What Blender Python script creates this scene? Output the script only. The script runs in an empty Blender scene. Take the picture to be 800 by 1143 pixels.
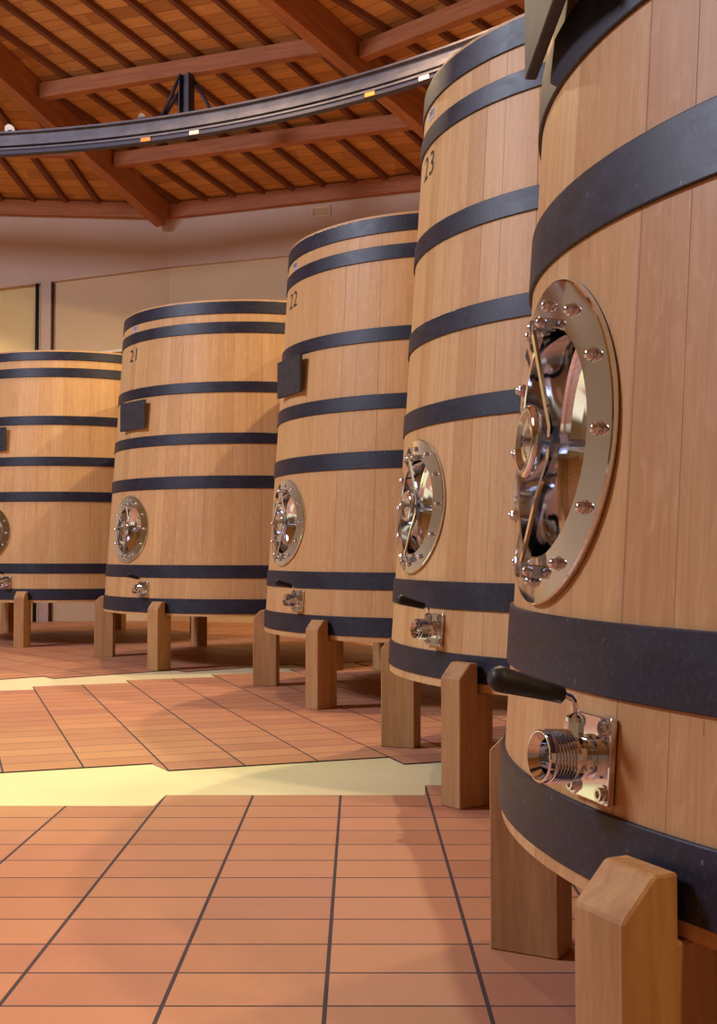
import bpy, bmesh, math, random
from math import sin, cos, pi, radians as R, atan, sqrt
from mathutils import Vector, Matrix

U = 1.3                 # metres per layout unit
EYE = 0.70              # eye height in layout units
TAPER = 0.0654
sc = bpy.context.scene
C = sc.collection
rnd = random.Random(7)

# ------------------------------------------------------------------ helpers
def W(x, y, z=-EYE):
    return Vector((U * x, U * y, U * (z + EYE)))

def obj(name, bm, mat, parent=None, smooth=False, recalc=True):
    if recalc:
        bmesh.ops.recalc_face_normals(bm, faces=bm.faces[:])
    me = bpy.data.meshes.new(name)
    bm.to_mesh(me); bm.free()
    if mat: me.materials.append(mat)
    if smooth:
        for p in me.polygons: p.use_smooth = True
    o = bpy.data.objects.new(name, me)
    C.objects.link(o)
    if parent: o.parent = parent
    return o

def tag(o, label=None, cat=None, group=None, kind=None):
    if label: o['label'] = label
    if cat: o['category'] = cat
    if group: o['group'] = group
    if kind: o['kind'] = kind
    return o

def empty(name, loc=(0, 0, 0), rz=0):
    o = bpy.data.objects.new(name, None); C.objects.link(o)
    o.empty_display_size = 0.1
    o.location = loc; o.rotation_euler = (0, 0, rz)
    return o

def lathe(bm, prof, segs=48, M=None, smooth=True, a0=0.0, a1=2 * pi):
    """profile [(r, h)] turned about the local X axis (h along X); every profile
    segment gets its own verts so edges stay crisp."""
    M = M or Matrix.Identity(4)
    full = abs(a1 - a0 - 2 * pi) < 1e-6
    n = segs if full else segs + 1
    for (r0, h0), (r1, h1) in zip(prof[:-1], prof[1:]):
        A, B = [], []
        for i in range(n):
            a = a0 + (a1 - a0) * i / segs
            for (r, h, L) in ((r0, h0, A), (r1, h1, B)):
                L.append(bm.verts.new(M @ Vector((h, r * cos(a), r * sin(a)))) if r > 1e-7 or i == 0 else L[0])
        for i in range(segs):
            j = (i + 1) % n
            vs = []
            for v in (A[i], A[j], B[j], B[i]):
                if v not in vs: vs.append(v)
            if len(vs) >= 3:
                try:
                    f = bm.faces.new(vs); f.smooth = smooth
                except ValueError:
                    pass

def smooth_lathe(bm, prof, segs=48, M=None):
    """as lathe but verts shared along the profile (for rounded things)"""
    M = M or Matrix.Identity(4)
    rings = []
    for r, h in prof:
        if r < 1e-7:
            rings.append([bm.verts.new(M @ Vector((h, 0, 0)))] * segs)
        else:
            rings.append([bm.verts.new(M @ Vector((h, r * cos(2 * pi * i / segs), r * sin(2 * pi * i / segs)))) for i in range(segs)])
    for A, B in zip(rings[:-1], rings[1:]):
        for i in range(segs):
            j = (i + 1) % segs
            vs = []
            for v in (A[i], A[j], B[j], B[i]):
                if v not in vs: vs.append(v)
            if len(vs) >= 3:
                f = bm.faces.new(vs); f.smooth = True

def box(bm, c, s, M=None, bev=0.0):
    M = M or Matrix.Identity(4)
    r = bmesh.ops.create_cube(bm, size=1.0, matrix=M @ Matrix.Translation(c) @ Matrix.Diagonal((s[0], s[1], s[2], 1)))
    if bev > 0:
        es = list({e for v in r['verts'] for e in v.link_edges})
        bmesh.ops.bevel(bm, geom=es, offset=bev, segments=2, affect='EDGES', profile=0.5)

def prism(bm, poly, h0, h1):
    lo = [bm.verts.new((x, y, h0)) for x, y in poly]
    hi = [bm.verts.new((x, y, h1)) for x, y in poly]
    bm.faces.new(lo[::-1]); bm.faces.new(hi)
    n = len(poly)
    for i in range(n):
        j = (i + 1) % n
        bm.faces.new((lo[i], lo[j], hi[j], hi[i]))

def beam(bm, p0, p1, w, d, up=Vector((0, 0, 1)), bev=0.0):
    """bar from p0 to p1; width w sideways, depth d along up; p's on its top centre line"""
    p0, p1 = Vector(p0), Vector(p1)
    x = (p1 - p0); L = x.length; x.normalize()
    y = up.cross(x).normalized(); z = x.cross(y)
    M = Matrix(((x.x, y.x, z.x, 0), (x.y, y.y, z.y, 0), (x.z, y.z, z.z, 0), (0, 0, 0, 1)))
    M = Matrix.Translation((p0 + p1) / 2) @ M
    box(bm, (0, 0, -d / 2), (L, w, d), M, bev)

def tube(bm, pts, rad, segs=12, caps=True):
    pts = [Vector(p) for p in pts]
    rad = rad if isinstance(rad, (list, tuple)) else [rad] * len(pts)
    rings = []
    up = None
    for i, p in enumerate(pts):
        t = (pts[min(i + 1, len(pts) - 1)] - pts[max(i - 1, 0)]).normalized()
        if up is None:
            up = Vector((0, 0, 1)) if abs(t.z) < .9 else Vector((1, 0, 0))
        a = t.cross(up).normalized(); up = a.cross(t).normalized()
        rings.append([bm.verts.new(p + rad[i] * (cos(2 * pi * k / segs) * a + sin(2 * pi * k / segs) * up)) for k in range(segs)])
    for A, B in zip(rings[:-1], rings[1:]):
        for k in range(segs):
            f = bm.faces.new((A[k], A[(k + 1) % segs], B[(k + 1) % segs], B[k])); f.smooth = True
    if caps:
        bm.faces.new(rings[0][::-1]); bm.faces.new(rings[-1])

# ------------------------------------------------------------------ materials
class NT:
    def __init__(s, name):
        m = bpy.data.materials.new(name); m.use_nodes = True
        s.m = m; s.t = m.node_tree; s.n = s.t.nodes; s.b = s.n['Principled BSDF']
    def add(s, typ, **kw):
        n = s.n.new(typ)
        for k, v in kw.items(): setattr(n, k, v)
        return n
    def link(s, a, b): s.t.links.new(a, b)
    def val(s, sock, v):
        if hasattr(v, 'links') or hasattr(v, 'is_output'): s.link(v, sock)
        else: sock.default_value = v
    def math(s, op, a, b=None, c=None):
        n = s.add('ShaderNodeMath', operation=op)
        s.val(n.inputs[0], a)
        if b is not None: s.val(n.inputs[1], b)
        if c is not None: s.val(n.inputs[2], c)
        return n.outputs[0]
    def mix(s, f, a, b, mode='MIX'):
        n = s.add('ShaderNodeMix', data_type='RGBA', blend_type=mode)
        s.val(n.inputs[0], f)
        for i, v in ((6, a), (7, b)):
            if isinstance(v, tuple): n.inputs[i].default_value = (*v, 1)
            else: s.link(v, n.inputs[i])
        return n.outputs[2]
    def noise(s, vec, scale, detail=3, rough=.55, dist=0.0):
        n = s.add('ShaderNodeTexNoise')
        if vec is not None: s.link(vec, n.inputs['Vector'])
        n.inputs['Scale'].default_value = scale; n.inputs['Detail'].default_value = detail
        n.inputs['Roughness'].default_value = rough; n.inputs['Distortion'].default_value = dist
        return n.outputs['Fac']
    def ramp(s, f, stops):
        n = s.add('ShaderNodeValToRGB')
        s.link(f, n.inputs[0])
        e = n.color_ramp.elements
        while len(e) < len(stops): e.new(.5)
        for q, (p, c) in zip(e, stops):
            q.position = p; q.color = (*c, 1) if len(c) == 3 else c
        return n.outputs[0]
    def mapping(s, vec, scale=(1, 1, 1), loc=(0, 0, 0), rot=(0, 0, 0)):
        n = s.add('ShaderNodeMapping')
        s.link(vec, n.inputs['Vector'])
        n.inputs['Scale'].default_value = scale; n.inputs['Location'].default_value = loc; n.inputs['Rotation'].default_value = rot
        return n.outputs[0]
    def coord(s, k): return s.add('ShaderNodeTexCoord').outputs[k]
    def bump(s, h, strength=.3, dist=.01):
        n = s.add('ShaderNodeBump'); s.link(h, n.inputs['Height'])
        n.inputs['Strength'].default_value = strength; n.inputs['Distance'].default_value = dist
        s.link(n.outputs[0], s.b.inputs['Normal'])
    def set(s, **kw):
        for k, v in kw.items():
            i = s.b.inputs[k.replace('_', ' ')]
            if isinstance(v, tuple): i.default_value = (*v, 1) if len(v) == 3 else v
            elif isinstance(v, (int, float)): i.default_value = v
            else: s.link(v, i)
        return s.m

def lin(r, g, b):
    f = lambda c: (c / 255 / 12.92) if c / 255 <= .04045 else ((c / 255 + .055) / 1.055) ** 2.4
    return (f(r), f(g), f(b))

def stave_wood(name, seed, tint=(1, 1, 1)):
    """oak staves: UV u counts staves, v is height in metres"""
    t = NT(name)
    uv = t.coord('UV')
    sep = t.add('ShaderNodeSeparateXYZ'); t.link(uv, sep.inputs[0])
    u, v = sep.outputs[0], sep.outputs[1]
    # uneven stave widths
    w = t.add('ShaderNodeTexNoise', noise_dimensions='1D')
    t.link(t.math('ADD', u, seed * 13.7), w.inputs['W']); w.inputs['Scale'].default_value = .55; w.inputs['Detail'].default_value = 0
    u2 = t.math('ADD', u, t.math('MULTIPLY', w.outputs['Fac'], 1.1))
    cell = t.math('FLOOR', u2); fr = t.math('FRACT', u2)
    wn = t.add('ShaderNodeTexWhiteNoise', noise_dimensions='1D')
    t.link(t.math('ADD', cell, seed * 3.1), wn.inputs['W'])
    k = wn.outputs['Value']
    vec = t.add('ShaderNodeCombineXYZ')
    t.link(t.math('MULTIPLY', u, .13), vec.inputs[0])
    t.link(t.math('MULTIPLY', k, 40.0), vec.inputs[1])
    t.link(v, vec.inputs[2])
    gv = t.mapping(vec.outputs[0], (60, 1, 1.4))
    fine = t.noise(gv, 3.0, 5, .6, .5)
    gv2 = t.mapping(vec.outputs[0], (14, 1, .45))
    wide = t.noise(gv2, 2.2, 3, .5, 1.2)
    mott = t.noise(t.mapping(vec.outputs[0], (9, 1, 3.2)), 3.2, 4, .6, 1.5)
    base = t.ramp(k, [(0, lin(198, 155, 102)), (.3, lin(207, 166, 112)), (.62, lin(203, 162, 108)), (.86, lin(213, 175, 123)), (1, lin(192, 148, 96))])
    c = t.mix(t.math('MULTIPLY', t.math('SUBTRACT', 1.0, t.ramp(fine, [(.3, (0, 0, 0)), (.62, (1, 1, 1))])), .34), base, lin(158, 106, 66))
    c = t.mix(t.math('MULTIPLY', t.ramp(wide, [(.38, (0, 0, 0)), (.75, (1, 1, 1))]), .40), c, lin(176, 126, 82))
    c = t.mix(t.math('MULTIPLY', t.ramp(mott, [(.5, (0, 0, 0)), (.72, (1, 1, 1))]), .28), c, lin(226, 188, 146))
    stain = t.noise(t.mapping(vec.outputs[0], (3.5, .3, .8)), 2.3, 3, .5, .8)
    c = t.mix(t.math('MULTIPLY', t.ramp(stain, [(.62, (0, 0, 0)), (.8, (1, 1, 1))]), .35), c, lin(160, 105, 74))
    # seam between staves
    d = t.math('MINIMUM', fr, t.math('SUBTRACT', 1.0, fr))
    seam = t.math('SUBTRACT', 1.0, t.math('MULTIPLY', d, 70.0)); seam = t.math('MAXIMUM', seam, 0.0)
    c = t.mix(t.math('MULTIPLY', seam, .5), c, lin(110, 70, 42))
    # small dark knots
    vo = t.add('ShaderNodeTexVoronoi'); t.link(t.mapping(vec.outputs[0], (26, 1, 3.1)), vo.inputs['Vector']); vo.inputs['Scale'].default_value = .9
    kn = t.math('LESS_THAN', vo.outputs['Distance'], .032)
    c = t.mix(t.math('MULTIPLY', kn, .5), c, lin(88, 50, 34))
    if tint != (1, 1, 1): c = t.mix(1.0, c, tint, 'MULTIPLY')
    t.bump(t.math('SUBTRACT', t.math('MULTIPLY', fine, .15), t.math('MULTIPLY', seam, 1.0)), .35, .004)
    return t.set(Base_Color=c, Roughness=.5, Specular_IOR_Level=.35)

def plain_wood(name, c0, c1, c2, axis=2, scale=1.0, rough=.6, coord='Object'):
    t = NT(name)
    v = t.coord(coord)
    s = [22, 22, 22]; s[axis] = 1.6
    g = t.noise(t.mapping(v, tuple(q * scale for q in s)), 2.0, 5, .6, .8)
    s2 = [5, 5, 5]; s2[axis] = .8
    w = t.noise(t.mapping(v, tuple(q * scale for q in s2)), 2.0, 3, .5, 1.0)
    info = t.add('ShaderNodeObjectInfo')
    c = t.mix(t.ramp(g, [(.35, (0, 0, 0)), (.7, (1, 1, 1))]), c0, c1)
    c = t.mix(t.math('MULTIPLY', t.ramp(w, [(.45, (0, 0, 0)), (.75, (1, 1, 1))]), .5), c, c2)
    t.bump(g, .25, .004)
    return t.set(Base_Color=c, Roughness=rough, Specular_IOR_Level=.3)

M = {}
for i, v in enumerate((20, 21, 22, 23, 24)):
    M['stave%d' % v] = stave_wood('oak_staves_%d' % v, i + 1)
M['post'] = plain_wood('post_wood', lin(190, 150, 100), lin(170, 126, 80), lin(144, 102, 64))
M['cutend'] = plain_wood('cut_end_wood', lin(206, 166, 118), lin(178, 132, 86), lin(150, 104, 64), axis=0, scale=1.2)
M['head'] = plain_wood('vat_head_wood', lin(176, 126, 82), lin(150, 102, 62), lin(124, 80, 48), axis=1)
M['beam'] = plain_wood('roof_beam_wood', lin(178, 112, 68), lin(154, 92, 56), lin(128, 74, 46), axis=0, scale=.6, coord='UV')
M['rafter'] = plain_wood('rafter_wood', lin(124, 74, 48), lin(106, 62, 42), lin(90, 52, 36), axis=0, coord='UV')

def mk_hoop():
    t = NT('hoop_steel')
    v = t.coord('Object')
    n1 = t.noise(t.mapping(v, (1, 1, 2.2)), 9, 6, .65, .6)
    n2 = t.noise(v, 95, 4, .7)
    vo = t.add('ShaderNodeTexVoronoi'); t.link(t.mapping(v, (1, 1, .6)), vo.inputs['Vector']); vo.inputs['Scale'].default_value = 30
    sp = t.math('LESS_THAN', vo.outputs['Distance'], .07)
    c = t.mix(t.ramp(n1, [(.42, (0, 0, 0)), (.75, (1, 1, 1))]), lin(18, 20, 37), lin(34, 37, 58))
    c = t.mix(t.math('MULTIPLY', t.ramp(n2, [(.52, (0, 0, 0)), (.72, (1, 1, 1))]), .2), c, lin(104, 104, 122))
    c = t.mix(t.math('MULTIPLY', sp, .3), c, lin(150, 150, 160))
    t.bump(n2, .08, .002)
    return t.set(Base_Color=c, Roughness=t.math('ADD', .36, t.math('MULTIPLY', n1, .22)), Specular_IOR_Level=.45)
M['hoop'] = mk_hoop()

def steel(name, col, rough, metal=1.0):
    t = NT(name)
    return t.set(Base_Color=col, Metallic=metal, Roughness=rough)
M['steel'] = steel('polished_steel', (.74, .79, .88), .06)
M['steel2'] = steel('brushed_steel', (.56, .59, .66), .2)
M['bolt'] = steel('bolt_steel', (.68, .71, .78), .2)
M['gasket'] = NT('gasket_rubber').set(Base_Color=lin(60, 34, 30), Roughness=.6)
M['grip'] = NT('black_grip').set(Base_Color=lin(18, 18, 24), Roughness=.5)
M['ink'] = NT('stencil_ink').set(Base_Color=lin(34, 24, 22), Roughness=.7)
M['paper'] = NT('tag_paper').set(Base_Color=lin(214, 208, 212), Roughness=.5)
M['blue'] = NT('tag_blue').set(Base_Color=lin(52, 74, 150), Roughness=.5)

def mk_slate():
    t = NT('slate_board'); v = t.coord('Object')
    n = t.noise(v, 22, 4, .6)
    return t.set(Base_Color=t.mix(t.ramp(n, [(.35, (0, 0, 0)), (.8, (1, 1, 1))]), lin(34, 34, 42), lin(62, 60, 68)), Roughness=.55)
M['slate'] = mk_slate()

def plaster(name, ca, cb):
    t = NT(name); v = t.coord('Object')
    n = t.noise(v, .8, 5, .6, .4); m = t.noise(v, 30, 3, .6)
    c = t.mix(t.ramp(n, [(.3, (0, 0, 0)), (.75, (1, 1, 1))]), ca, cb)
    t.bump(m, .25, .006)
    return t.set(Base_Color=c, Roughness=.9, Specular_IOR_Level=.15)
M['plaster_up'] = plaster('plaster_upper', lin(196, 172, 158), lin(206, 183, 168))
M['plaster_low'] = plaster('plaster_lower', lin(208, 184, 148), lin(218, 194, 158))

M['plaster_left'] = plaster('plaster_left', lin(214, 192, 140), lin(224, 202, 150))
M['plaster_far'] = plaster('plaster_far', lin(206, 190, 158), lin(216, 200, 168))
def mk_planks():
    """roof boards: UV u along the eave, v up the slope, metres"""
    t = NT('roof_boards'); uv = t.coord('UV')
    sep = t.add('ShaderNodeSeparateXYZ'); t.link(uv, sep.inputs[0])
    u, v = sep.outputs[0], sep.outputs[1]
    vv = t.math('DIVIDE', v, .155); cell = t.math('FLOOR', vv); fr = t.math('FRACT', vv)
    off = t.add('ShaderNodeTexWhiteNoise', noise_dimensions='1D'); t.link(cell, off.inputs['W'])
    uu = t.math('ADD', t.math('DIVIDE', u, 1.1), t.math('MULTIPLY', off.outputs['Value'], 7.0))
    cb = t.add('ShaderNodeCombineXYZ'); t.link(cell, cb.inputs[0]); t.link(t.math('FLOOR', uu), cb.inputs[1])
    wn = t.add('ShaderNodeTexWhiteNoise', noise_dimensions='2D'); t.link(cb.outputs[0], wn.inputs['Vector'])
    base = t.ramp(wn.outputs['Value'], [(0, lin(186, 128, 74)), (.4, lin(206, 146, 84)), (.75, lin(214, 154, 90)), (1, lin(174, 116, 66))])
    g = t.noise(t.mapping(uv, (2.5, 40, 1)), 1.0, 4, .6, .6)
    c = t.mix(t.math('MULTIPLY', t.ramp(g, [(.4, (0, 0, 0)), (.7, (1, 1, 1))]), .35), base, lin(120, 66, 34))
    d = t.math('MINIMUM', fr, t.math('SUBTRACT', 1.0, fr))
    seam = t.math('MAXIMUM', t.math('SUBTRACT', 1.0, t.math('MULTIPLY', d, 18.0)), 0.0)
    c = t.mix(t.math('MULTIPLY', seam, .6), c, lin(58, 30, 20))
    return t.set(Base_Color=c, Roughness=.7, Specular_IOR_Level=.2)
M['planks'] = mk_planks()

def mk_tiles():
    """terracotta tiles on a grid; object X = long side (wide joints), object Y = rows"""
    t = NT('terracotta_tiles'); o = t.coord('Object')
    sep = t.add('ShaderNodeSeparateXYZ'); t.link(o, sep.inputs[0])
    x = t.math('DIVIDE', sep.outputs[0], TW); y = t.math('DIVIDE', sep.outputs[1], TH)
    fx, fy = t.math('FRACT', x), t.math('FRACT', y)
    cb = t.add('ShaderNodeCombineXYZ'); t.link(t.math('FLOOR', x), cb.inputs[0]); t.link(t.math('FLOOR', y), cb.inputs[1])
    wn = t.add('ShaderNodeTexWhiteNoise', noise_dimensions='2D'); t.link(cb.outputs[0], wn.inputs['Vector'])
    base = t.ramp(wn.outputs['Value'], [(0, lin(178, 122, 90)), (.3, lin(186, 129, 94)), (.6, lin(192, 135, 99)), (.85, lin(184, 126, 97)), (1, lin(174, 117, 90))])
    n = t.noise(o, 5, 5, .6, .3); n2 = t.noise(o, 70, 3, .6)
    c = t.mix(t.math('MULTIPLY', t.ramp(n, [(.45, (0, 0, 0)), (.75, (1, 1, 1))]), .35), base, lin(204, 144, 114))
    c = t.mix(t.math('MULTIPLY', t.ramp(n2, [(.55, (0, 0, 0)), (.75, (1, 1, 1))]), .18), c, lin(128, 72, 58))
    vo = t.add('ShaderNodeTexVoronoi'); t.link(o, vo.inputs['Vector']); vo.inputs['Scale'].default_value = 3.3
    c = t.mix(t.math('MULTIPLY', t.math('LESS_THAN', vo.outputs['Distance'], .02), .6), c, lin(224, 206, 196))
    dx = t.math('MULTIPLY', t.math('MINIMUM', fx, t.math('SUBTRACT', 1.0, fx)), TW)
    dy = t.math('MULTIPLY', t.math('MINIMUM', fy, t.math('SUBTRACT', 1.0, fy)), TH)
    jx = t.math('LESS_THAN', dx, .0046); jy = t.math('LESS_THAN', dy, .0034)
    j = t.math('MAXIMUM', jx, jy)
    c = t.mix(j, c, lin(72, 58, 64))
    t.bump(t.math('SUBTRACT', t.math('MULTIPLY', n, .25), j), .5, .004)
    rough = t.math('ADD', .42, t.math('MULTIPLY', n, .2))
    return t.set(Base_Color=c, Roughness=t.mix(j, rough, (.85, .85, .85)), Specular_IOR_Level=.4)
TW, TH = .2515 * U, .1425 * U
M['tiles'] = mk_tiles()

def mk_cream():
    t = NT('cream_screed'); o = t.coord('Object')
    n = t.noise(o, 1.6, 5, .6); m = t.noise(o, 26, 4, .6)
    c = t.mix(t.ramp(n, [(.3, (0, 0, 0)), (.7, (1, 1, 1))]), lin(222, 208, 160), lin(232, 220, 174))
    c = t.mix(t.math('MULTIPLY', t.ramp(m, [(.6, (0, 0, 0)), (.8, (1, 1, 1))]), .2), c, lin(190, 164, 120))
    return t.set(Base_Color=c, Roughness=.5)
M['cream'] = mk_cream()

def mk_rail():
    t = NT('galvanised_rail'); o = t.coord('Object')
    n = t.noise(o, 5, 5, .65); m = t.noise(o, 40, 3, .6)
    c = t.mix(t.ramp(n, [(.35, (0, 0, 0)), (.7, (1, 1, 1))]), lin(92, 86, 94), lin(116, 108, 114))
    return t.set(Base_Color=c, Metallic=.25, Roughness=t.math('ADD', .4, t.math('MULTIPLY', m, .2)))
M['rail'] = mk_rail()
M['rail_dark'] = NT('rail_dark_steel').set(Base_Color=lin(60, 56, 72), Metallic=.3, Roughness=.5)
M['orange_tag'] = NT('orange_tag').set(Base_Color=lin(226, 150, 60), Roughness=.5)
M['white_tag'] = NT('white_tag').set(Base_Color=lin(214, 202, 200), Roughness=.5)
M['black_pipe'] = NT('black_pipe').set(Base_Color=lin(26, 22, 26), Roughness=.5)
M['white_paint'] = NT('white_paint').set(Base_Color=lin(236, 226, 206), Roughness=.5)
M['lampshell'] = NT('lamp_shell').set(Base_Color=lin(190, 180, 172), Metallic=.6, Roughness=.35)
g = NT('lamp_glow'); g.set(Base_Color=(1, .9, .8), Emission_Color=(1, .85, .72), Emission_Strength=.35); M['glow'] = g.m

# ------------------------------------------------------------------ vats
VAT = {  # centre, facing angle, hoop edges top->bottom (t,b pairs), leg angles from facing
 20: ((-2.3090, 9.6471), -119.2, [1.5055, 1.4419, 1.3819, 1.3135, 1.0173, .9503, .7091, .6424, .4474, .3743, -.0861, -.1598, -.2728, -.3534], -.3744, (20, -42)),
 21: ((-.6840, 7.8728), -139.8, [1.5059, 1.4325, 1.3807, 1.3134, 1.0176, .9537, .7085, .6432, .4520, .3771, -.0786, -.1548, -.2777, -.3639], -.3800, (20.3, -40.5)),
 22: ((.5215, 6.0357), -155.2, [1.5153, 1.4418, 1.3818, 1.3168, 1.0068, .9440, .7033, .6366, .4485, .3706, -.0905, -.1674, -.2881, -.3728], -.3957, (22.5, -33)),
 23: ((1.1038, 3.8960), -163.8, [1.5225, 1.4405, 1.3647, 1.3015, 1.0167, .9487, .7159, .6509, .4490, .3840, -.0859, -.1646, -.2887, -.3650], -.3887, (21.6, -36.8)),
 24: ((1.2031, 1.6243), -173.0, [1.5122, 1.4394, 1.3779, 1.3117, 1.0149, .9492, .7043, .6215, .4648, .3821, -.0776, -.1593, -.2835, -.3599], -.3770, (18.8, -34.8)),
}
def rad(z): return U * (1 - TAPER * (z + .385))
def zz(z): return U * (z + EYE)
def cone(ang, z, dr=0.0):
    r = rad(z) + dr
    return Vector((r * cos(ang), r * sin(ang), zz(z)))
BETA = atan(TAPER)
def frame(ang, z, h=0.0):
    """local frame on the vat's skin: X out, Y tangential (viewer's right), Z up the skin"""
    Mx = Matrix.Rotation(ang, 4, 'Z') @ Matrix.Translation((rad(z), 0, zz(z))) @ Matrix.Rotation(-BETA, 4, 'Y')
    return Mx @ Matrix.Translation((h, 0, 0))

NST = 66
MZ = .14     # manhole centre height
def bend_polar(r, a, h):
    """point of the manhole disc (radius r, angle a, height h over the skin), bent round the vat; metres for h"""
    y, z = r * cos(a), r * sin(a)
    return cone(y / (1 - TAPER * (MZ + z + .385)), MZ + z, h)

def bent_lathe(bm, prof, segs=72):
    for (r0, h0), (r1, h1) in zip(prof[:-1], prof[1:]):
        A, B = [], []
        for i in range(segs):
            a = 2 * pi * i / segs
            A.append(bm.verts.new(bend_polar(r0, a, h0)))
            B.append(bm.verts.new(bend_polar(r1, a, h1)) if r1 > 1e-6 or i == 0 else B[0])
        for i in range(segs):
            j = (i + 1) % segs
            vs = []
            for v in (A[i], A[j], B[j], B[i]):
                if v not in vs: vs.append(v)
            f = bm.faces.new(vs); f.smooth = True

bolt_mesh = None
def bolt_bm():
    bm = bmesh.new()
    lathe(bm, [(.0122, 0), (.0122, .0018), (.0098, .0018)], 20)
    lathe(bm, [(.0098, .0018), (.0098, .0072), (.0084, .0084)], 6, smooth=False)
    smooth_lathe(bm, [(.0082, .0084), (.0076, .0115), (.005, .0138), (0, .0147)], 20)
    return bm

def make_vat(v):
    (cx, cy), face, e, zb, (la, lb) = VAT[v]
    root = empty('oak_vat', W(cx, cy), R(face))
    mat = M['stave%d' % v]
    z_top = e[0] + .012
    zb = min(zb, e[13] - .012)
    # --- staves
    bm = bmesh.new(); uvl = bm.loops.layers.uv.new('UVMap')
    n = 264
    zs = [zb + (z_top - zb) * i / 64 for i in range(65)]
    grid = [[bm.verts.new(cone(2 * pi * i / n, z)) for i in range(n)] for z in zs]
    for k in range(64):
        for i in range(n):
            j = (i + 1) % n
            a = 2 * pi * (i + .5) / n; a = a - 2 * pi if a > pi else a
            zc = (zs[k] + zs[k + 1]) / 2
            if math.hypot(a * .967, zc - MZ) < .168: continue
            f = bm.faces.new((grid[k][i], grid[k][j], grid[k + 1][j], grid[k + 1][i])); f.smooth = True
            for lp, (ii, kk) in zip(f.loops, ((i, k), (i + 1, k), (i + 1, k + 1), (i, k + 1))):
                lp[uvl].uv = (NST * ii / n, zz(zs[kk]))
    def ringface(zo, do, zi, di, m=132):
        A = [bm.verts.new(cone(2 * pi * i / m, zo, do)) for i in range(m)]
        B = [bm.verts.new(cone(2 * pi * i / m, zi, di)) for i in range(m)]
        for i in range(m):
            j = (i + 1) % m
            f = bm.faces.new((A[i], A[j], B[j], B[i])); f.smooth = False
            for lp, ii in zip(f.loops, (i, i + 1, i + 1, i)):
                lp[uvl].uv = (NST * ii / m, lp.vert.co.z + lp.vert.co.x * .02)
    TH_ = -.065
    ringface(z_top, 0, z_top, TH_); ringface(z_top, TH_, z_top - .12, TH_)
    ringface(zb, 0, zb, TH_); ringface(zb, TH_, zb + .075, TH_)
    obj('staves', bm, mat, root, recalc=False)
    # --- heads
    for nm, z0, z1 in (('top_head', z_top - .11, z_top - .07), ('bottom_head', zb + .03, zb + .07)):
        bm = bmesh.new()
        mm = Matrix.Translation((0, 0, 0)) @ Matrix.Rotation(-pi / 2, 4, 'Y')
        r_ = rad(z0) - .068
        lathe(bm, [(0, zz(z0)), (r_, zz(z0)), (r_, zz(z1)), (0, zz(z1))], 96, mm, smooth=False)
        obj(nm, bm, M['head'], root)
    # --- joists carrying the bottom
    # --- hoops
    for k in range(7):
        t_, b_ = e[2 * k], e[2 * k + 1]
        bm = bmesh.new(); m = 192
        pr = [(b_, -.001), (b_, .0062), (b_ + .0015, .0078), (t_ - .0015, .0078), (t_, .0062), (t_, -.001)]
        for (z0, d0), (z1, d1) in zip(pr[:-1], pr[1:]):
            A = [bm.verts.new(cone(2 * pi * i / m, z0, d0)) for i in range(m)]
            B = [bm.verts.new(cone(2 * pi * i / m, z1, d1)) for i in range(m)]
            for i in range(m):
                j = (i + 1) % m
                f = bm.faces.new((A[i], A[j], B[j], B[i])); f.smooth = True
        obj('hoop', bm, M['hoop'], root, recalc=False)
    # --- legs: a notched post, the front half stands up outside the lowest hoop
    bl = zb + .0
    for i, a in enumerate((la, lb, la + 61, la + 121, la + 181, lb - 60)):
        bm = bmesh.new()
        r0, r1, r2 = rad(zb) - .062 + .030, rad(zb) + .0135, rad(zb) + .102
        w = .051
        zt = zz(e[12] - (.018 if v != 24 else .028)); zn = zz(zb) - .002
        z0 = 0.0
        prof = [(r0 - .03, z0), (r2, z0), (r2, zt - .052), (r2 - .05, zt), (r1, zt), (r1, zn), (r0 - .03, zn)]
        L = [bm.verts.new((x, -w, z)) for x, z in prof]; Rr = [bm.verts.new((x, w, z)) for x, z in prof]
        bm.faces.new(L); bm.faces.new(Rr[::-1])
        for q in range(len(prof)):
            s = (q + 1) % len(prof)
            bm.faces.new((L[q], Rr[q], Rr[s], L[s]))
        bmesh.ops.recalc_face_normals(bm, faces=bm.faces[:])
        bmesh.ops.bevel(bm, geom=bm.edges[:], offset=.0035, segments=1, affect='EDGES')
        bm.transform(Matrix.Rotation(R(a), 4, 'Z'))
        obj('leg', bm, M['post'], root)
    # --- manhole
    bm = bmesh.new()
    bent_lathe(bm, [(.1465, -.090), (.1465, .0105), (.1485, .0125), (.2055, .0125), (.2075, .0105), (.2075, .002)])
    man = obj('manhole', bm, M['steel'], root)
    bm = bmesh.new()
    bent_lathe(bm, [(.2060, .0035), (.2060, -.012), (.150, -.012)])
    tag(obj('gasket', bm, M['gasket'], man), 'dark gasket edge under the steel flange')
    bm = bmesh.new()
    bent_lathe(bm, [(.1462, -.058), (.143, -.063), (.136, -.066), (.126, -.073), (.108, -.088), (.088, -.101), (.062, -.110), (.035, -.113), (0, -.113)], 72)
    obj('door', bm, M['steel'], man)
    for k in range(12):
        a = 2 * pi * k / 12
        p = bend_polar(.178, a, .0125)
        y = .178 * cos(a) / .967
        F = Matrix.Translation(p) @ Matrix.Rotation(y, 4, 'Z') @ Matrix.Rotation(-BETA, 4, 'Y')
        bm = bolt_bm(); bm.transform(F)
        obj('bolt', bm, M['bolt'], man)
    F = frame(0, MZ)
    # yoke: a flat bar bent inwards at its middle
    bm = bmesh.new()
    path = [(-.168, .030), (-.155, .030), (-.07, .010), (-.022, -.006), (.022, -.006), (.07, .010), (.14, .032), (.152, .032)]
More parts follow.
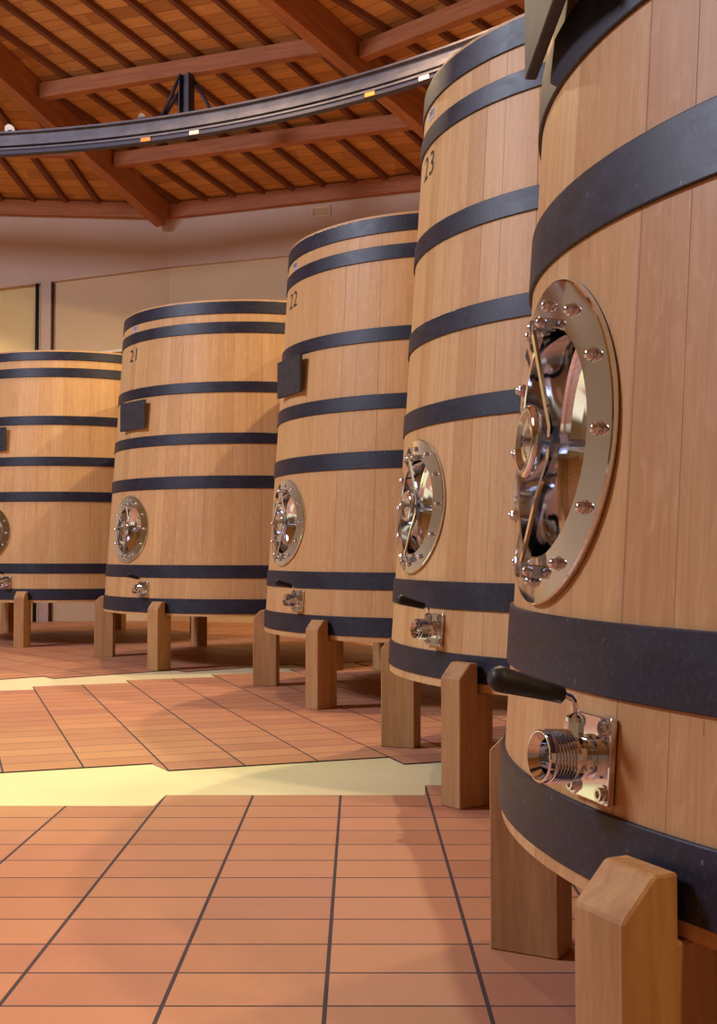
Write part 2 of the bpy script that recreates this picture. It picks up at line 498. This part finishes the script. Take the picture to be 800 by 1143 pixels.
    pv = [Vector((h, 0, z * U)) for z, h in path]
    wy = .0112
    rings = []
    for i, p in enumerate(pv):
        t_ = (pv[min(i + 1, len(pv) - 1)] - pv[max(i - 1, 0)]).normalized()
        nrm = Vector((t_.z, 0, -t_.x))
        wloc = wy * (1.25 if 2 < i < 5 else 1.0)
        prof = [(-wloc, -.006), (-wloc, .003), (-wloc * .6, .007), (wloc * .6, .007), (wloc, .003), (wloc, -.006)]
        rings.append([bm.verts.new(p + nrm * hh + Vector((0, yy, 0))) for yy, hh in prof])
    for A, B in zip(rings[:-1], rings[1:]):
        for q in range(6):
            f = bm.faces.new((A[q], A[(q + 1) % 6], B[(q + 1) % 6], B[q]))
    bm.faces.new(rings[0]); bm.faces.new(rings[-1][::-1])
    bmesh.ops.recalc_face_normals(bm, faces=bm.faces[:])
    bm.transform(F)
    obj('yoke', bm, M['steel'], man)
    # brackets with pins at both ends of the yoke
    for zc, hc in ((.151, .032), (-.166, .030)):
        bm = bmesh.new()
        for s in (-1, 1):
            box(bm, (.022, s * .0165, zc * U), (.036, .006, .022), None, .002)
        My = Matrix.Translation((hc, 0, zc * U)) @ Matrix.Rotation(pi / 2, 4, 'Z')
        lathe(bm, [(0, -.026), (.0065, -.026), (.0065, .026), (0, .026)], 16, My)
        for s in (-1, 1):
            smooth_lathe(bm, [(.0065, s * .019), (.0095, s * .021), (.0095, s * .027), (.007, s * .031), (0, s * .0325)], 16, My)
        bm.transform(F)
        obj('hinge', bm, M['bolt'], man)
    # spindle + handwheel
    bm = bmesh.new()
    lathe(bm, [(0, -.112), (.0105, -.112), (.0105, .012), (.019, .012), (.019, .028), (.0105, .028), (.0105, .046)], 24)
    lathe(bm, [(.019, -.030), (.019, -.015), (.0105, -.015)], 6, smooth=False)
    bm.transform(F)
    obj('spindle', bm, M['steel2'], man)
    bm = bmesh.new()
    smooth_lathe(bm, [(.012, .030), (.030, .030), (.046, .027), (.055, .026), (.060, .029), (.062, .035), (.060, .041), (.055, .044), (.049, .043), (.040, .037), (.022, .036), (.012, .040), (0, .041)], 48)
    bm.transform(F)
    obj('handwheel', bm, M['steel'], man)
    # --- valve
    F = frame(R(11.5), -.2275)
    bm = bmesh.new()
    lathe(bm, [(.0, .010), (.033, .010), (.033, .016), (.0275, .018), (.0275, .024), (.031, .027), (.0325, .034), (.0325, .042), (.0305, .048), (.0295, .050)], 40)
    thr = [(.0295, .050), (.034, .050)]
    hh = .050
    for k in range(7):
        thr += [(.0390, hh + .0018), (.0390, hh + .0030), (.0345, hh + .0050)]; hh += .0050
    thr += [(.0375, .0860), (.0375, .0925), (.0355, .0940), (.0340, .0940), (.0255, .080), (.0255, .050), (0, .050)]
    lathe(bm, thr, 48)
    bm.transform(F)
    val = obj('valve', bm, M['steel'], root)
    bm = bmesh.new()
    box(bm, (.006, 0, 0), (.011, .108, .122), None, .002)
    bm.transform(F)
    obj('mounting_plate', bm, M['steel'], val)
    for sy in (-1, 1):
        for sz in (-1, 1):
            bm = bmesh.new()
            G = F @ Matrix.Translation((.0115, sy * .041, sz * .046))
            lathe(bm, [(.0135, 0), (.0135, .003), (.0095, .003), (.0095, .009), (.0055, .009), (.0055, .005), (0, .005)], 20, G)
            obj('screw', bm, M['bolt'], val)
    bm = bmesh.new()
    G = F @ Matrix.Translation((.040, 0, 0)) @ Matrix.Rotation(-pi / 2, 4, 'Y')
    lathe(bm, [(.0145, .024), (.0145, .050), (.0115, .050)], 6, G, smooth=False)
    lathe(bm, [(.0125, .046), (.0125, .056), (.009, .060), (0, .060)], 20, G)
    obj('stem', bm, M['steel'], val)
    bm = bmesh.new()
    pts = [(.040, 0, .056), (.040, 0, .070), (.0415, -.001, .078), (.046, -.002, .084), (.054, -.003, .0865), (.066, -.004, .088)]
    tube(bm, [F @ Vector(p) for p in pts], .0052, 12)
    obj('lever', bm, M['steel'], val)
    bm = bmesh.new()
    p0 = F @ Vector((.058, -.003, .0865)); p1 = F @ Vector((.166, -.010, .108))
    ts = [0, .02, .3, .7, .9, .93, 1.0, 1.05]; rs = [.010, .0128, .0145, .0178, .0195, .0190, .0150, .0095]
    tube(bm, [p0.lerp(p1, q) for q in ts], rs, 10)
    tag(obj('grip', bm, M['grip'], val), 'black tapered grip on the valve lever')
    # --- slate plaque between the third and fourth hoops
    if v == 24:      # hung lower and askew on the nearest vat
        Fp = Matrix.Rotation(R(-face), 4, 'Z') @ Matrix.Translation((-.958 * U, -.124 * U, zz(.76))) @ Matrix.Rotation(pi, 4, 'Z')
    else:
        Fp = Matrix.Translation((rad(.845) + .028, 0, zz(.845)))
    if v != 23:
        bm = bmesh.new()
        box(bm, (0, 0, 0), (.022, .294 * U, .178 * U), Fp, .003)
        pl = obj('slate_plaque', bm, M['slate'], root)
        for s in ((-1, 1) if v != 24 else (1,)):
            bm = bmesh.new()
            box(bm, (-.026, 0, s * .05), (.034, .12, .03), Fp)
            obj('batten', bm, M['head'], pl)
    # --- stencilled number and paper tag
    if v in (21, 22, 23):
        cu = bpy.data.curves.new('num', 'FONT'); cu.body = str(v); cu.size = 1.0; cu.align_x = 'CENTER'; cu.align_y = 'CENTER'
        cu.space_character = 1.08
        to = bpy.data.objects.new('num', cu); C.objects.link(to)
        bpy.context.view_layer.update()
        me = bpy.data.meshes.new_from_object(to.evaluated_get(bpy.context.evaluated_depsgraph_get()))
        bpy.data.objects.remove(to)
        bm = bmesh.new(); bm.from_mesh(me); bpy.data.meshes.remove(me)
        ys = [q.co.y for q in bm.verts]; y0, y1 = min(ys), max(ys)
        bmesh.ops.triangulate(bm, faces=bm.faces[:])
        bmesh.ops.subdivide_edges(bm, edges=bm.edges[:], cuts=1)
        for q in bm.verts:
            tx = q.co.x / (y1 - y0) * .078 * 1.12; tz = (q.co.y - (y0 + y1) / 2) / (y1 - y0) * .078
            a = R(-5.2) + tx / .894
            q.co = cone(a, 1.240 + tz, .0012)
        num = obj('number', bm, M['ink'], root)
        tag(num, 'dark stencilled number %d' % v)
    bm = bmesh.new(); m = 10
    za, zc_ = 1.391, 1.428
    A = [bm.verts.new(cone(R(-5.6) + (-.5 + i / m) * .058 / .88, za, .0015)) for i in range(m + 1)]
    B = [bm.verts.new(cone(R(-5.6) + (-.5 + i / m) * .058 / .88, zc_, .0015)) for i in range(m + 1)]
    for i in range(m): bm.faces.new((A[i], A[i + 1], B[i + 1], B[i]))
    pt = obj('paper_tag', bm, M['paper'], root)
    bm = bmesh.new()
    def patch(x0, x1, z0, z1):
        vs = [bm.verts.new(cone(R(-5.6) + x / .88, z, .0025)) for x, z in ((x0, z0), (x1, z0), (x1, z1), (x0, z1))]
        bm.faces.new(vs)
    for x0 in (-.024, -.006, .010):
        patch(x0, x0 + .004, za + .012, zc_ - .004); patch(x0 + .009, x0 + .013, za + .012, zc_ - .004)
        patch(x0, x0 + .013, zc_ - .009, zc_ - .004); patch(x0, x0 + .013, za + .012, za + .017)
    patch(-.022, .022, za + .003, za + .007)
    obj('tag_print', bm, M['blue'], pt)
    return root

LABEL = {
 24: 'nearest oak vat at the right edge with a large steel manhole and a valve below',
 23: 'tall oak vat stencilled 23, second nearest, half hidden behind the nearest vat',
 22: 'oak vat stencilled 22 with a slate plaque, middle of the row of five',
 21: 'oak vat stencilled 21 with a slate plaque, second from the left',
 20: 'farthest oak vat at the left edge, under the black wall pipe',
}
for v in (24, 23, 22, 21, 20):
    tag(make_vat(v), LABEL[v], 'vat', 'hooped oak wine vats in a curved row')

# ------------------------------------------------------------------ floor
fl = bmesh.new()
cor_fl = []
FC = (-4.6, 1.0)
box(fl, (U * FC[0], U * FC[1], -.105), (U * 34, U * 34, .2))
floor = tag(obj('floor', fl, M['cream']), kind='structure')
def field(poly, ox, oy, rot, name='tile_field'):
    bm = bmesh.new()
    prism(bm, [((x - ox) * U, (y - oy) * U) for x, y in poly], -.004, 0.0)
    o = obj(name, bm, M['tiles'], floor)
    a = R(rot)
    o.location = (U * (ox * cos(a) - oy * sin(a)), U * (ox * sin(a) + oy * cos(a)), 0)
    o.rotation_euler = (0, 0, a)
    return o
w_, h_ = .2515, .1425
# first field, rows along X, stair-stepped far edge
ox, oy = -.0515, 3.115
X = lambda k: ox + w_ * k
Yr = lambda k: oy + h_ * k
poly = [(X(26), Yr(-50)), (X(26), Yr(9))]
for k, r in ((19, 9), (16, 8), (13, 7), (10, 6), (7, 5), (4, 4), (1, 3), (-2, 2), (-5, 1), (-8, 0), (-11, -1), (-14, -2)):
    poly += [(X(k), Yr(r)), (X(k) - .01, Yr(r - 1))]
poly += [(X(-18), Yr(-3)), (X(-18), Yr(-50))]
field(poly, ox, oy, 0)
# second field, turned 19.3 degrees
ox, oy = .425, 3.775
X = lambda k: ox + w_ * k
Yr = lambda k: oy + h_ * k
poly = [(X(-3), Yr(2)), (X(-2), Yr(2))] + [(X(-2) + .0, Yr(1)), (X(1) - .03, Yr(1)), (X(1), Yr(0)), (X(4), Yr(0)), (X(4), Yr(-1)), (X(7), Yr(-1)), (X(7), Yr(-2)), (X(10), Yr(-2)), (X(10), Yr(-3)), (X(14), Yr(-3)), (X(14), Yr(-4)), (X(26), Yr(-5))]
top = [(X(26), Yr(36))]
k = 24; r = 34
ups = [(24, 33), (20, 31), (17, 29), (14, 26), (12, 24), (10, 23), (8, 21), (6, 20), (4, 19), (2, 18), (0, 17), (-2, 16), (-5, 15)]
prev = 36
for kk, rr in ups:
    top += [(X(kk), Yr(prev)), (X(kk), Yr(rr))]; prev = rr
top += [(X(-8), Yr(15)), (X(-8), Yr(3)), (X(-3), Yr(3))]
field(poly + top, ox, oy, 19.3)
# third field, turned 38.6 degrees
ox, oy = 2.5, 6.15
poly = [(X(-5 + 0), 0)]
X = lambda k: ox + w_ * k
Yr = lambda k: oy + h_ * k
poly = [(X(-12), Yr(4)), (X(-9), Yr(4)), (X(-9), Yr(3)), (X(-6), Yr(3)), (X(-6), Yr(2)), (X(-3), Yr(2)), (X(-3), Yr(1)), (X(1), Yr(1)), (X(1), Yr(0)), (X(4), Yr(0)), (X(4), Yr(-1)), (X(7), Yr(-1)), (X(7), Yr(-2)), (X(10), Yr(-2)), (X(10), Yr(-3)), (X(30), Yr(-8)), (X(30), Yr(50)), (X(-12), Yr(50))]
field(poly, ox, oy, 38.6)

# ------------------------------------------------------------------ walls and roof
ZW = 3.40                     # wall head
ZR = 3.56                     # roof boards at the eave
APEX = Vector((-7.304, 1.386, 7.05))
A2, B2, D2 = (-1.95, 11.9), (1.30, 10.69), (-5.34, 11.61)
ctr = (-4.6, 1.0)
corners = [D2, A2, B2]
for i in range(1, 18):
    a = R(59.0 - 17.6 * i)
    corners.append((ctr[0] + 11.3 * cos(a), ctr[1] + 11.0 * sin(a)))
NC = len(corners)
ZB = 2.91
def wallquad(bm, p, q, z0, z1, th):
    """vertical wall slab between p and q, thickness th outwards"""
    d = Vector((q[0] - p[0], q[1] - p[1])).normalized()
    nrm = Vector((-d.y, d.x))
    if nrm.dot(Vector((p[0] - ctr[0], p[1] - ctr[1]))) < 0: nrm = -nrm
    P = [Vector(p), Vector(q), Vector(q) + nrm * th, Vector(p) + nrm * th]
    lo = [bm.verts.new(W(a.x, a.y, z0)) for a in P]; hi = [bm.verts.new(W(a.x, a.y, z1)) for a in P]
    bm.faces.new(lo); bm.faces.new(hi)
    for i in range(4): bm.faces.new((lo[i], lo[(i + 1) % 4], hi[(i + 1) % 4], hi[i]))
sides = ['back_left', 'back_right']
names = {0: 'wall_back_left', 1: 'wall_back_right'}
dAB = Vector((B2[0] - A2[0], B2[1] - A2[1])).normalized()
nAB = Vector((-dAB.y, dAB.x))
if nAB.y < 0: nAB = -nAB
# upper band; over the left stretch its lower edge falls away to the left
dL = (Vector(D2) - Vector(A2)).normalized()
nL = Vector((dL.y, -dL.x))
if nL.y < 0: nL = -nL
def leftpt(t, out=0.0):
    v = Vector(A2) + dL * t + nL * out
    return v.x, v.y
ZL = lambda t: ZB - .148 * t
def slab(bm, quad, th):
    """quad: four (t, z) on the left wall plane, thickness th outwards"""
    def lay(o): return [bm.verts.new(W(*leftpt(t, o + b), z)) for t, z, b in quad]
    f, k = lay(0), lay(th)
    bm.faces.new(f); bm.faces.new(k[::-1])
    for i in range(4): bm.faces.new((f[i], f[(i + 1) % 4], k[(i + 1) % 4], k[i]))
TD = (Vector(D2) - Vector(A2)).length
for i in range(NC):
    p, q = corners[i], corners[(i + 1) % NC]
    bm = bmesh.new()
    if i == 0: slab(bm, [(0, ZB, 0), (TD, ZL(TD), 0), (TD, ZR + .1, 0), (0, ZR + .1, 0)], .4)
    elif i == 1: wallquad(bm, p, q, ZB, ZR + .1, .4)
    else: wallquad(bm, p, q, -EYE, ZR + .1, .4)
    tag(obj('wall_%s' % (names[i][5:] + '_upper' if i in names else 'around'), bm, M['plaster_up'] if i < 2 else M['plaster_far']), kind='structure')
# lower walls, a finger's breadth behind the band
bm = bmesh.new()
wallquad(bm, Vector(A2) + nAB * .03, Vector(B2) + nAB * .03, -EYE, ZB, .3)
tag(obj('wall_back_right', bm, M['plaster_low']), kind='structure')
TP = 1.20
bm = bmesh.new()
slab(bm, [(-.02, -EYE, .03), (TP, -EYE, .03), (TP, ZL(TP), .03), (-.02, ZB, .03)], .3)
tag(obj('wall_back_middle', bm, M['plaster_low']), kind='structure')
bm = bmesh.new()
slab(bm, [(TP, -EYE, .05), (TD, -EYE, .05), (TD, ZL(TD), .05), (TP, ZL(TP), .05)], .3)
tag(obj('wall_back_left', bm, M['plaster_left']), kind='structure')
# pilaster
bm = bmesh.new()
slab(bm, [(TP - .03, -EYE, -.01), (TP + .07, -EYE, -.01), (TP + .07, ZL(TP + .07), -.01), (TP - .03, ZL(TP - .03), -.01)], .2)
tag(obj('trim_1', bm, M['plaster_up']), kind='structure')
# black downpipe beside it
bm = bmesh.new()
x_, y_ = leftpt(TP + .10, -.03)
tube(bm, [W(x_, y_, -EYE), W(x_, y_, ZL(TP + .10) - .01)], .026, 12)
tag(obj('downpipe', bm, M['black_pipe']), 'thin black vertical pipe on the plaster wall above the farthest vat', 'pipe')
bm = bmesh.new()
x_, y_ = leftpt(TP - .05, .01)
tube(bm, [W(x_, y_, -EYE), W(x_, y_, ZL(TP - .05) - .01)], .013, 10)
tag(obj('conduit', bm, M['rail_dark']), 'thin grey conduit just right of the black wall pipe', 'pipe')
# white ledge on the wall
bm = bmesh.new()
beam(bm, W(*leftpt(.86, -.01), 2.00), W(*leftpt(.02, -.01), 2.115), .09, .03)
tag(obj('wall_ledge', bm, M['white_paint']), 'thin white ledge on the wall, showing between the two leftmost vats', 'ledge')
# vent grille on the upper band
d_ = None
vx = -.0321
vy = (A2[1] + .375 * 0 - 0)  # solved below
# ray (vx) with line A-B
tt = (vx * A2[1] - A2[0]) / (dAB.x - vx * dAB.y)
vp = Vector(A2) + dAB * tt
vz = (616.0 - 233) / 1308.4 * vp.y
Mv = Matrix.Translation(W(vp.x, vp.y, vz)) @ Matrix.Rotation(math.atan2(dAB.y, dAB.x), 4, 'Z')
vent = empty('wall_vent'); vent.matrix_world = Mv
bm = bmesh.new()
wv, hv = .20 * U, .105 * U
for s in (-1, 1):
    box(bm, (s * (wv / 2 - .012), -.01, 0), (.024, .022, hv), None, .003)
    box(bm, (0, -.01, s * (hv / 2 - .012)), (wv - .05, .022, .024), None, .003)
tag(obj('vent_frame', bm, M['plaster_low'], vent))
bm = bmesh.new()
for k in range(5):
    box(bm, (0, -.006, -hv / 2 + .028 + k * (hv - .056) / 4), (wv - .05, .014, .012))
obj('louvre', bm, M['plaster_low'], vent)
tag(vent, 'small rectangular vent grille high on the plaster wall under the roof', 'vent')

# roof
def roofpt(x, y, i, dz=0.0):
    """height of roof plane i over (x, y)"""
    p, q = corners[i], corners[(i + 1) % NC]
    a = Vector((p[0], p[1], ZR)); b = Vector((q[0], q[1], ZR))
    n = (b - a).cross(APEX - a)
    return a.z - (n.x * (x - a.x) + n.y * (y - a.y)) / n.z + dz
ceil_bm = bmesh.new(); uvl = ceil_bm.loops.layers.uv.new('UVMap')
for i in range(NC):
    p, q = corners[i], corners[(i + 1) % NC]
    d = Vector((q[0] - p[0], q[1] - p[1])).normalized()
    nn = Vector((-d.y, d.x)); 
    if nn.dot(Vector((p[0] - ctr[0], p[1] - ctr[1]))) < 0: nn = -nn
    for zoff, flip in ((.0, False), (.12, True)):
        vs = [ceil_bm.verts.new(W(x, y, z + zoff)) for x, y, z in ((p[0], p[1], ZR), (q[0], q[1], ZR), tuple(APEX))]
        f = ceil_bm.faces.new(vs)
        for lp, (x, y) in zip(f.loops, ((p[0], p[1]), (q[0], q[1]), (APEX.x, APEX.y))):
            e = Vector((x - p[0], y - p[1]))
            lp[uvl].uv = (U * e.dot(d) + i * 3.3, -U * e.dot(nn) * 1.03)
ceiling = tag(obj('ceiling', ceil_bm, M['planks'], recalc=False), kind='structure')

def uv_beam(name, p0, p1, w, d, mat, parent=None, bev=.006):
    bm = bmesh.new()
    beam(bm, p0, p1, w, d, Vector((0, 0, 1)), bev)
    l = bm.loops.layers.uv.new('UVMap')
    x = (Vector(p1) - Vector(p0)).normalized()
    o_ = rnd.random() * 20
    for f in bm.faces:
        for lp in f.loops:
            c = lp.vert.co - Vector(p0)
            lp[l].uv = (c.dot(x) + o_, (c - x * c.dot(x)).z * 1.0 + (c - x * c.dot(x)).x * .7 + o_)
    return obj(name, bm, mat, parent)

vis = [0, 1, 2]
RT = .05   # rafter depth (units)
# rafters (battens under the boards), square to the eave
for i in vis:
    p, q = Vector(corners[i]), Vector(corners[(i + 1) % NC])
    d = (q - p); L = d.length; d.normalize()
    nn = Vector((-d.y, d.x))
    if nn.dot(p - Vector(ctr)) < 0: nn = -nn
    ap = Vector((APEX.x, APEX.y))
    n_ = int(L / .32)
    rd = Vector((sin(R((13, 40, 56)[i])), cos(R((13, 40, 56)[i]))))
    nn = rd
    for k in range(-8, n_ + 14):
        s0 = .16 + k * .32
        base = p + d * s0
        # clip to triangle p,q,apex along -nn
        def inside(pt):
            def side(a, b): return (b.x - a.x) * (pt.y - a.y) - (b.y - a.y) * (pt.x - a.x)
            s = [side(p, q), side(q, ap), side(ap, p)]
            return all(x >= -1e-6 for x in s) or all(x <= 1e-6 for x in s)
        ts = [j * .02 for j in range(1, 420) if inside(base - nn * (j * .02))]
        if not ts: continue
        t0, t1 = ts[0] - .01, min(ts[-1], 6.0)
        if t1 - t0 < .15: continue
        a = base - nn * t0; b = base - nn * t1
        uv_beam('rafter', W(a.x, a.y, roofpt(a.x, a.y, i)), W(b.x, b.y, roofpt(b.x, b.y, i)), .062, .062, M['rafter'], ceiling, .003)
ROOFDROP = .05
# wall plates along the eave
for i in vis:
    p, q = Vector(corners[i]), Vector(corners[(i + 1) % NC])
    uv_beam('wall_plate', W(p.x, p.y, ZR - .005), W(q.x, q.y, ZR - .005), .16, .20, M['beam'], ceiling)
# hips
HIPL = {1: 'heavy hip beam running from the wall corner at left up under the curved rail',
        2: 'heavy hip beam behind the vat stencilled 23, its upper end at the top edge',
        0: 'hip beam at the far left roof corner'}
hip_ends = {}
for i in (1, 2, 3):
    p = Vector((corners[i][0], corners[i][1], ZR)); 
    dr = (APEX - p); dh = Vector((dr.x, dr.y, 0)).normalized()
    a = p + dr * .004; b = p + dr * .8
    off = Vector((0, 0, -.01))
    o = uv_beam('hip_beam', W(*(a + off)), W(*(b + off)), .15, .36, M['beam'])
    if i == 3: lab = 'roof hip beam beyond the nearest vat at the upper right'
    else: lab = HIPL[i]
    tag(o, lab, 'beam', 'timber hip beams of the roof')
# purlins
PLAB = {(0, 0): 'lower purlin left of the left hip beam, just above the wall head',
        (1, 0): 'lower purlin between the two hip beams, below the curved rail',
        (2, 0): 'lower purlin right of the right hip beam, behind the tall vat',
        (0, 1): 'upper purlin left of the left hip beam, meeting the curved rail',
        (1, 1): 'upper purlin between the two hip beams that carries the rail hanger',
        (2, 1): 'upper purlin right of the right hip beam at the top edge',
        }
for i in vis:
    p, q = Vector((*corners[i], ZR)), Vector((*corners[(i + 1) % NC], ZR))
    e = (q - p).normalized()
    nn = Vector((-e.y, e.x))
    if nn.dot(Vector((p.x - ctr[0], p.y - ctr[1]))) < 0: nn = -nn
    dist = nn.dot(Vector((p.x - APEX.x, p.y - APEX.y)))
    for j, dd in enumerate((.94, 1.95)):
        k = dd / dist
        a = p.lerp(APEX, k); b = q.lerp(APEX, k)
        off = Vector((0, 0, -RT - .005))
        ln = (b - a).normalized()
        o = uv_beam('purlin', W(*(a + off + ln * .08)), W(*(b + off - ln * .08)), .12, .17, M['beam'])
        tag(o, PLAB[(i, j)], 'beam', 'roof purlins')
# short post on the right hip
p = Vector((*corners[2], ZR)); dr = APEX - p
a = p + dr * .255
uv = None
bm = bmesh.new()
box(bm, W(a.x - .10, a.y - .02, a.z - .14), (.09, .09, .40), None, .005)
l = bm.loops.layers.uv.new('UVMap')
tag(obj('roof_post', bm, M['beam']), 'short timber post against the right hip beam at the top edge', 'post')

# ------------------------------------------------------------------ curved rail
RC, RR, RZ = Vector((-4.061, 2.943)), 7.093, 3.52
def railp(a, dr, z): return W(RC.x + (RR + dr) * cos(a), RC.y + (RR + dr) * sin(a), z)
def rail_bm(prof, a0, a1, n=160):
    bm = bmesh.new(); m = len(prof)
    rings = [[bm.verts.new(railp(a0 + (a1 - a0) * i / n, dr, RZ + dz)) for dr, dz in prof] for i in range(n + 1)]
    for A, B in zip(rings[:-1], rings[1:]):
        for q in range(m):
            bm.faces.new((A[q], A[(q + 1) % m], B[(q + 1) % m], B[q]))
    bm.faces.new(rings[0]); bm.faces.new(rings[-1][::-1])
    return bm
rail = empty('crane_rail', W(RC.x, RC.y, RZ))
def child(o): 
    o.parent = rail; o.matrix_parent_inverse = Matrix.Translation(-rail.location); return o
a0, a1 = R(4), R(125)
I = [(-.05, .075), (.05, .075), (.05, .060), (.012, .054), (.012, -.064), (.05, -.070), (.05, -.085), (-.05, -.085), (-.05, -.070), (-.012, -.064), (-.012, .054), (-.05, .060)]
child(obj('beam_web', rail_bm(I, a0, a1), M['rail']))
for dz in (-.030,):
    child(obj('side_channel', rail_bm([(-.045, dz - .018), (-.013, dz - .018), (-.013, dz + .018), (-.045, dz + .018)], a0, a1), M['rail']))
child(obj('conductor_strip', rail_bm([(-.035, -.118), (.035, -.118), (.035, -.0855), (-.035, -.0855)], a0, a1), M['rail_dark']))
# hanger under the purlin
def ang_at(px):
    # direction from the eye at image column px meets the rail circle
    dx = (px - 400) / 1308.4
    best = None
    for k in range(0, 1300):
        a = R(k / 10.0)
        P_ = Vector((RC.x + RR * cos(a), RC.y + RR * sin(a)))
        if P_.y <= .3: continue
        e = abs(P_.x / P_.y - dx)
        if best is None or e < best[0]: best = (e, a)
    return best[1]
ha = ang_at(205)
hp = Vector((RC.x + RR * cos(ha), RC.y + RR * sin(ha)))
ztop = roofpt(hp.x, hp.y, 1) - RT - .19
bm = bmesh.new()
Mh = Matrix.Translation(W(hp.x, hp.y, -EYE)) @ Matrix.Rotation(ha + pi / 2, 4, 'Z')
h0, h1 = zz(RZ + .075), zz(ztop)
for s in (-1, 1):
    box(bm, (s * .055, 0, (h0 + h1) / 2), (.012, .13, h1 - h0), Mh)
box(bm, (0, 0, (h0 + h1) / 2), (.11, .012, h1 - h0), Mh)
child(obj('hanger_post', bm, M['rail_dark']))
for s in (-1, 1):
    for sy in (-1, 1):
        if sy == 1 and s == -1: continue
        bm = bmesh.new()
        tube(bm, [Mh @ Vector((s * .05, sy * .06, h1 - .04)), Mh @ Vector((s * .30, sy * .02, h0 - .005))], .019, 8)
        child(obj('brace', bm, M['rail_dark']))
for px, mt in ((162, 'orange_tag'), (218, 'white_tag'), (417, 'orange_tag'), (478, 'white_tag')):
    a = ang_at(px); bm = bmesh.new()
    Mt = Matrix.Translation(W(RC.x + (RR - .042) * cos(a), RC.y + (RR - .042) * sin(a), RZ - .102)) @ Matrix.Rotation(a + pi / 2, 4, 'Z')
    box(bm, (0, 0, 0), (.115, .012, .042), Mt, .002)
    child(tag(obj('marker_tag', bm, M[mt]), ('orange' if 'orange' in mt else 'white') + ' marker tag under the rail'))
tag(rail, 'grey curved steel crane rail hung under the timber roof above the vats', 'rail')
# lamp resting over the rail at the left
for px, lab in ((7, 'small round spotlight above the rail at the left edge'), (157, 'small round spotlight above the rail just left of the hanger post')):
    a = ang_at(px)
    t = empty('spotlight', railp(a, .0, RZ + .0755), a + pi)
    sc_ = .62 if px < 50 else .5
    bm = bmesh.new()
    G = Matrix.Translation((0, 0, .075 * sc_)) @ Matrix.Rotation(R(35), 4, 'Y') @ Matrix.Scale(sc_, 4)
    smooth_lathe(bm, [(0, -.07), (.045, -.066), (.075, -.03), (.098, .03), (.10, .045), (.094, .045)], 28, G)
    obj('lamp_shell', bm, M['lampshell'], t)
    bm = bmesh.new()
    smooth_lathe(bm, [(.094, .043), (.05, .049), (0, .051)], 28, G)
    obj('lens', bm, M['glow'] if px < 50 else M['lampshell'], t)
    bm = bmesh.new()
    box(bm, (0, 0, .02), (.05, .05, .04), None, .004)
    obj('bracket', bm, M['rail_dark'], t)
    tag(t, lab, 'lamp', 'small spotlights on the rail')

# ------------------------------------------------------------------ lights
def area(name, loc, target, size, power, col, spread=180):
    l = bpy.data.lights.new(name, 'AREA'); l.shape = 'DISK'; l.size = size; l.energy = power; l.color = col; l.spread = R(spread)
    o = bpy.data.objects.new(name, l); C.objects.link(o); o.location = loc
    d = Vector(target) - Vector(loc); o.rotation_euler = d.to_track_quat('-Z', 'Y').to_euler()
    return o
def spot(name, loc, target, power, col, ang=90, blend=.5, r=.08):
    l = bpy.data.lights.new(name, 'SPOT'); l.energy = power; l.color = col; l.spot_size = R(ang); l.spot_blend = blend; l.shadow_soft_size = r
    o = bpy.data.objects.new(name, l); C.objects.link(o); o.location = loc
    d = Vector(target) - Vector(loc); o.rotation_euler = d.to_track_quat('-Z', 'Y').to_euler()
    return o
def point(name, loc, power, col, r=.1):
    l = bpy.data.lights.new(name, 'POINT'); l.energy = power; l.color = col; l.shadow_soft_size = r
    o = bpy.data.objects.new(name, l); C.objects.link(o); o.location = loc
    return o
# cool daylight from the lantern in the middle of the roof
area('lantern_daylight', W(-7.2, 3.2, 5.0), W(-3.6, 3.6, -EYE), 2.6, 1350, (.76, .81, 1.0))
# warm hooded lamps under the roof, one over each gap between two vats
WARM = (1.0, .75, .44)
for x, y, z, pw in ((-1.5, 8.2, 4.05, 480), (.25, 7.3, 4.05, 900), (1.2, 5.15, 4.05, 850), (1.55, 2.85, 4.05, 380), (1.5, -.5, 4.05, 300), (-4.4, 11.0, 2.6, 170)):
    spot('roof_lamp_light', W(x, y, z), W(x - .15, y, -EYE), pw, WARM, 150, .4, .04)
spot('leg_fill_spot', W(2.6, -2.2, 3.2), W(.33, 1.1, -.55), 520, (1.0, .62, .25), 24, .6, .05)  # added narrow warm spot, brightens the nearest vat's front leg only
# added greenish spot tinting the floor at left, no known fixture
spot('floor_wash', W(-4.2, 2.2, 3.4), W(-1.45, 3.7, -EYE), 1300, (.48, 1.0, .36), 28, 1.0, .15)

wd = bpy.data.worlds.new('World'); sc.world = wd; wd.use_nodes = True
wd.node_tree.nodes['Background'].inputs[0].default_value = (.5, .42, .45, 1)
wd.node_tree.nodes['Background'].inputs[1].default_value = .1

# ------------------------------------------------------------------ camera
cd = bpy.data.cameras.new('Camera'); cam = bpy.data.objects.new('Camera', cd); C.objects.link(cam)
cam.location = (0, 0, U * EYE)
cam.rotation_euler = (R(90) + atan((616.0 - 571.5) / 1308.4), 0, 0)
cd.sensor_fit = 'AUTO'; cd.sensor_width = 36.0
cd.lens = 1308.4 / 1143 * 36.0
cd.clip_start = .05; cd.clip_end = 100
sc.camera = cam
sc.view_settings.view_transform = 'Standard'
sc.view_settings.look = 'None'
sc.view_settings.gamma = 1.0
sc.view_settings.use_curve_mapping = False
sc.view_settings.exposure = -0.34
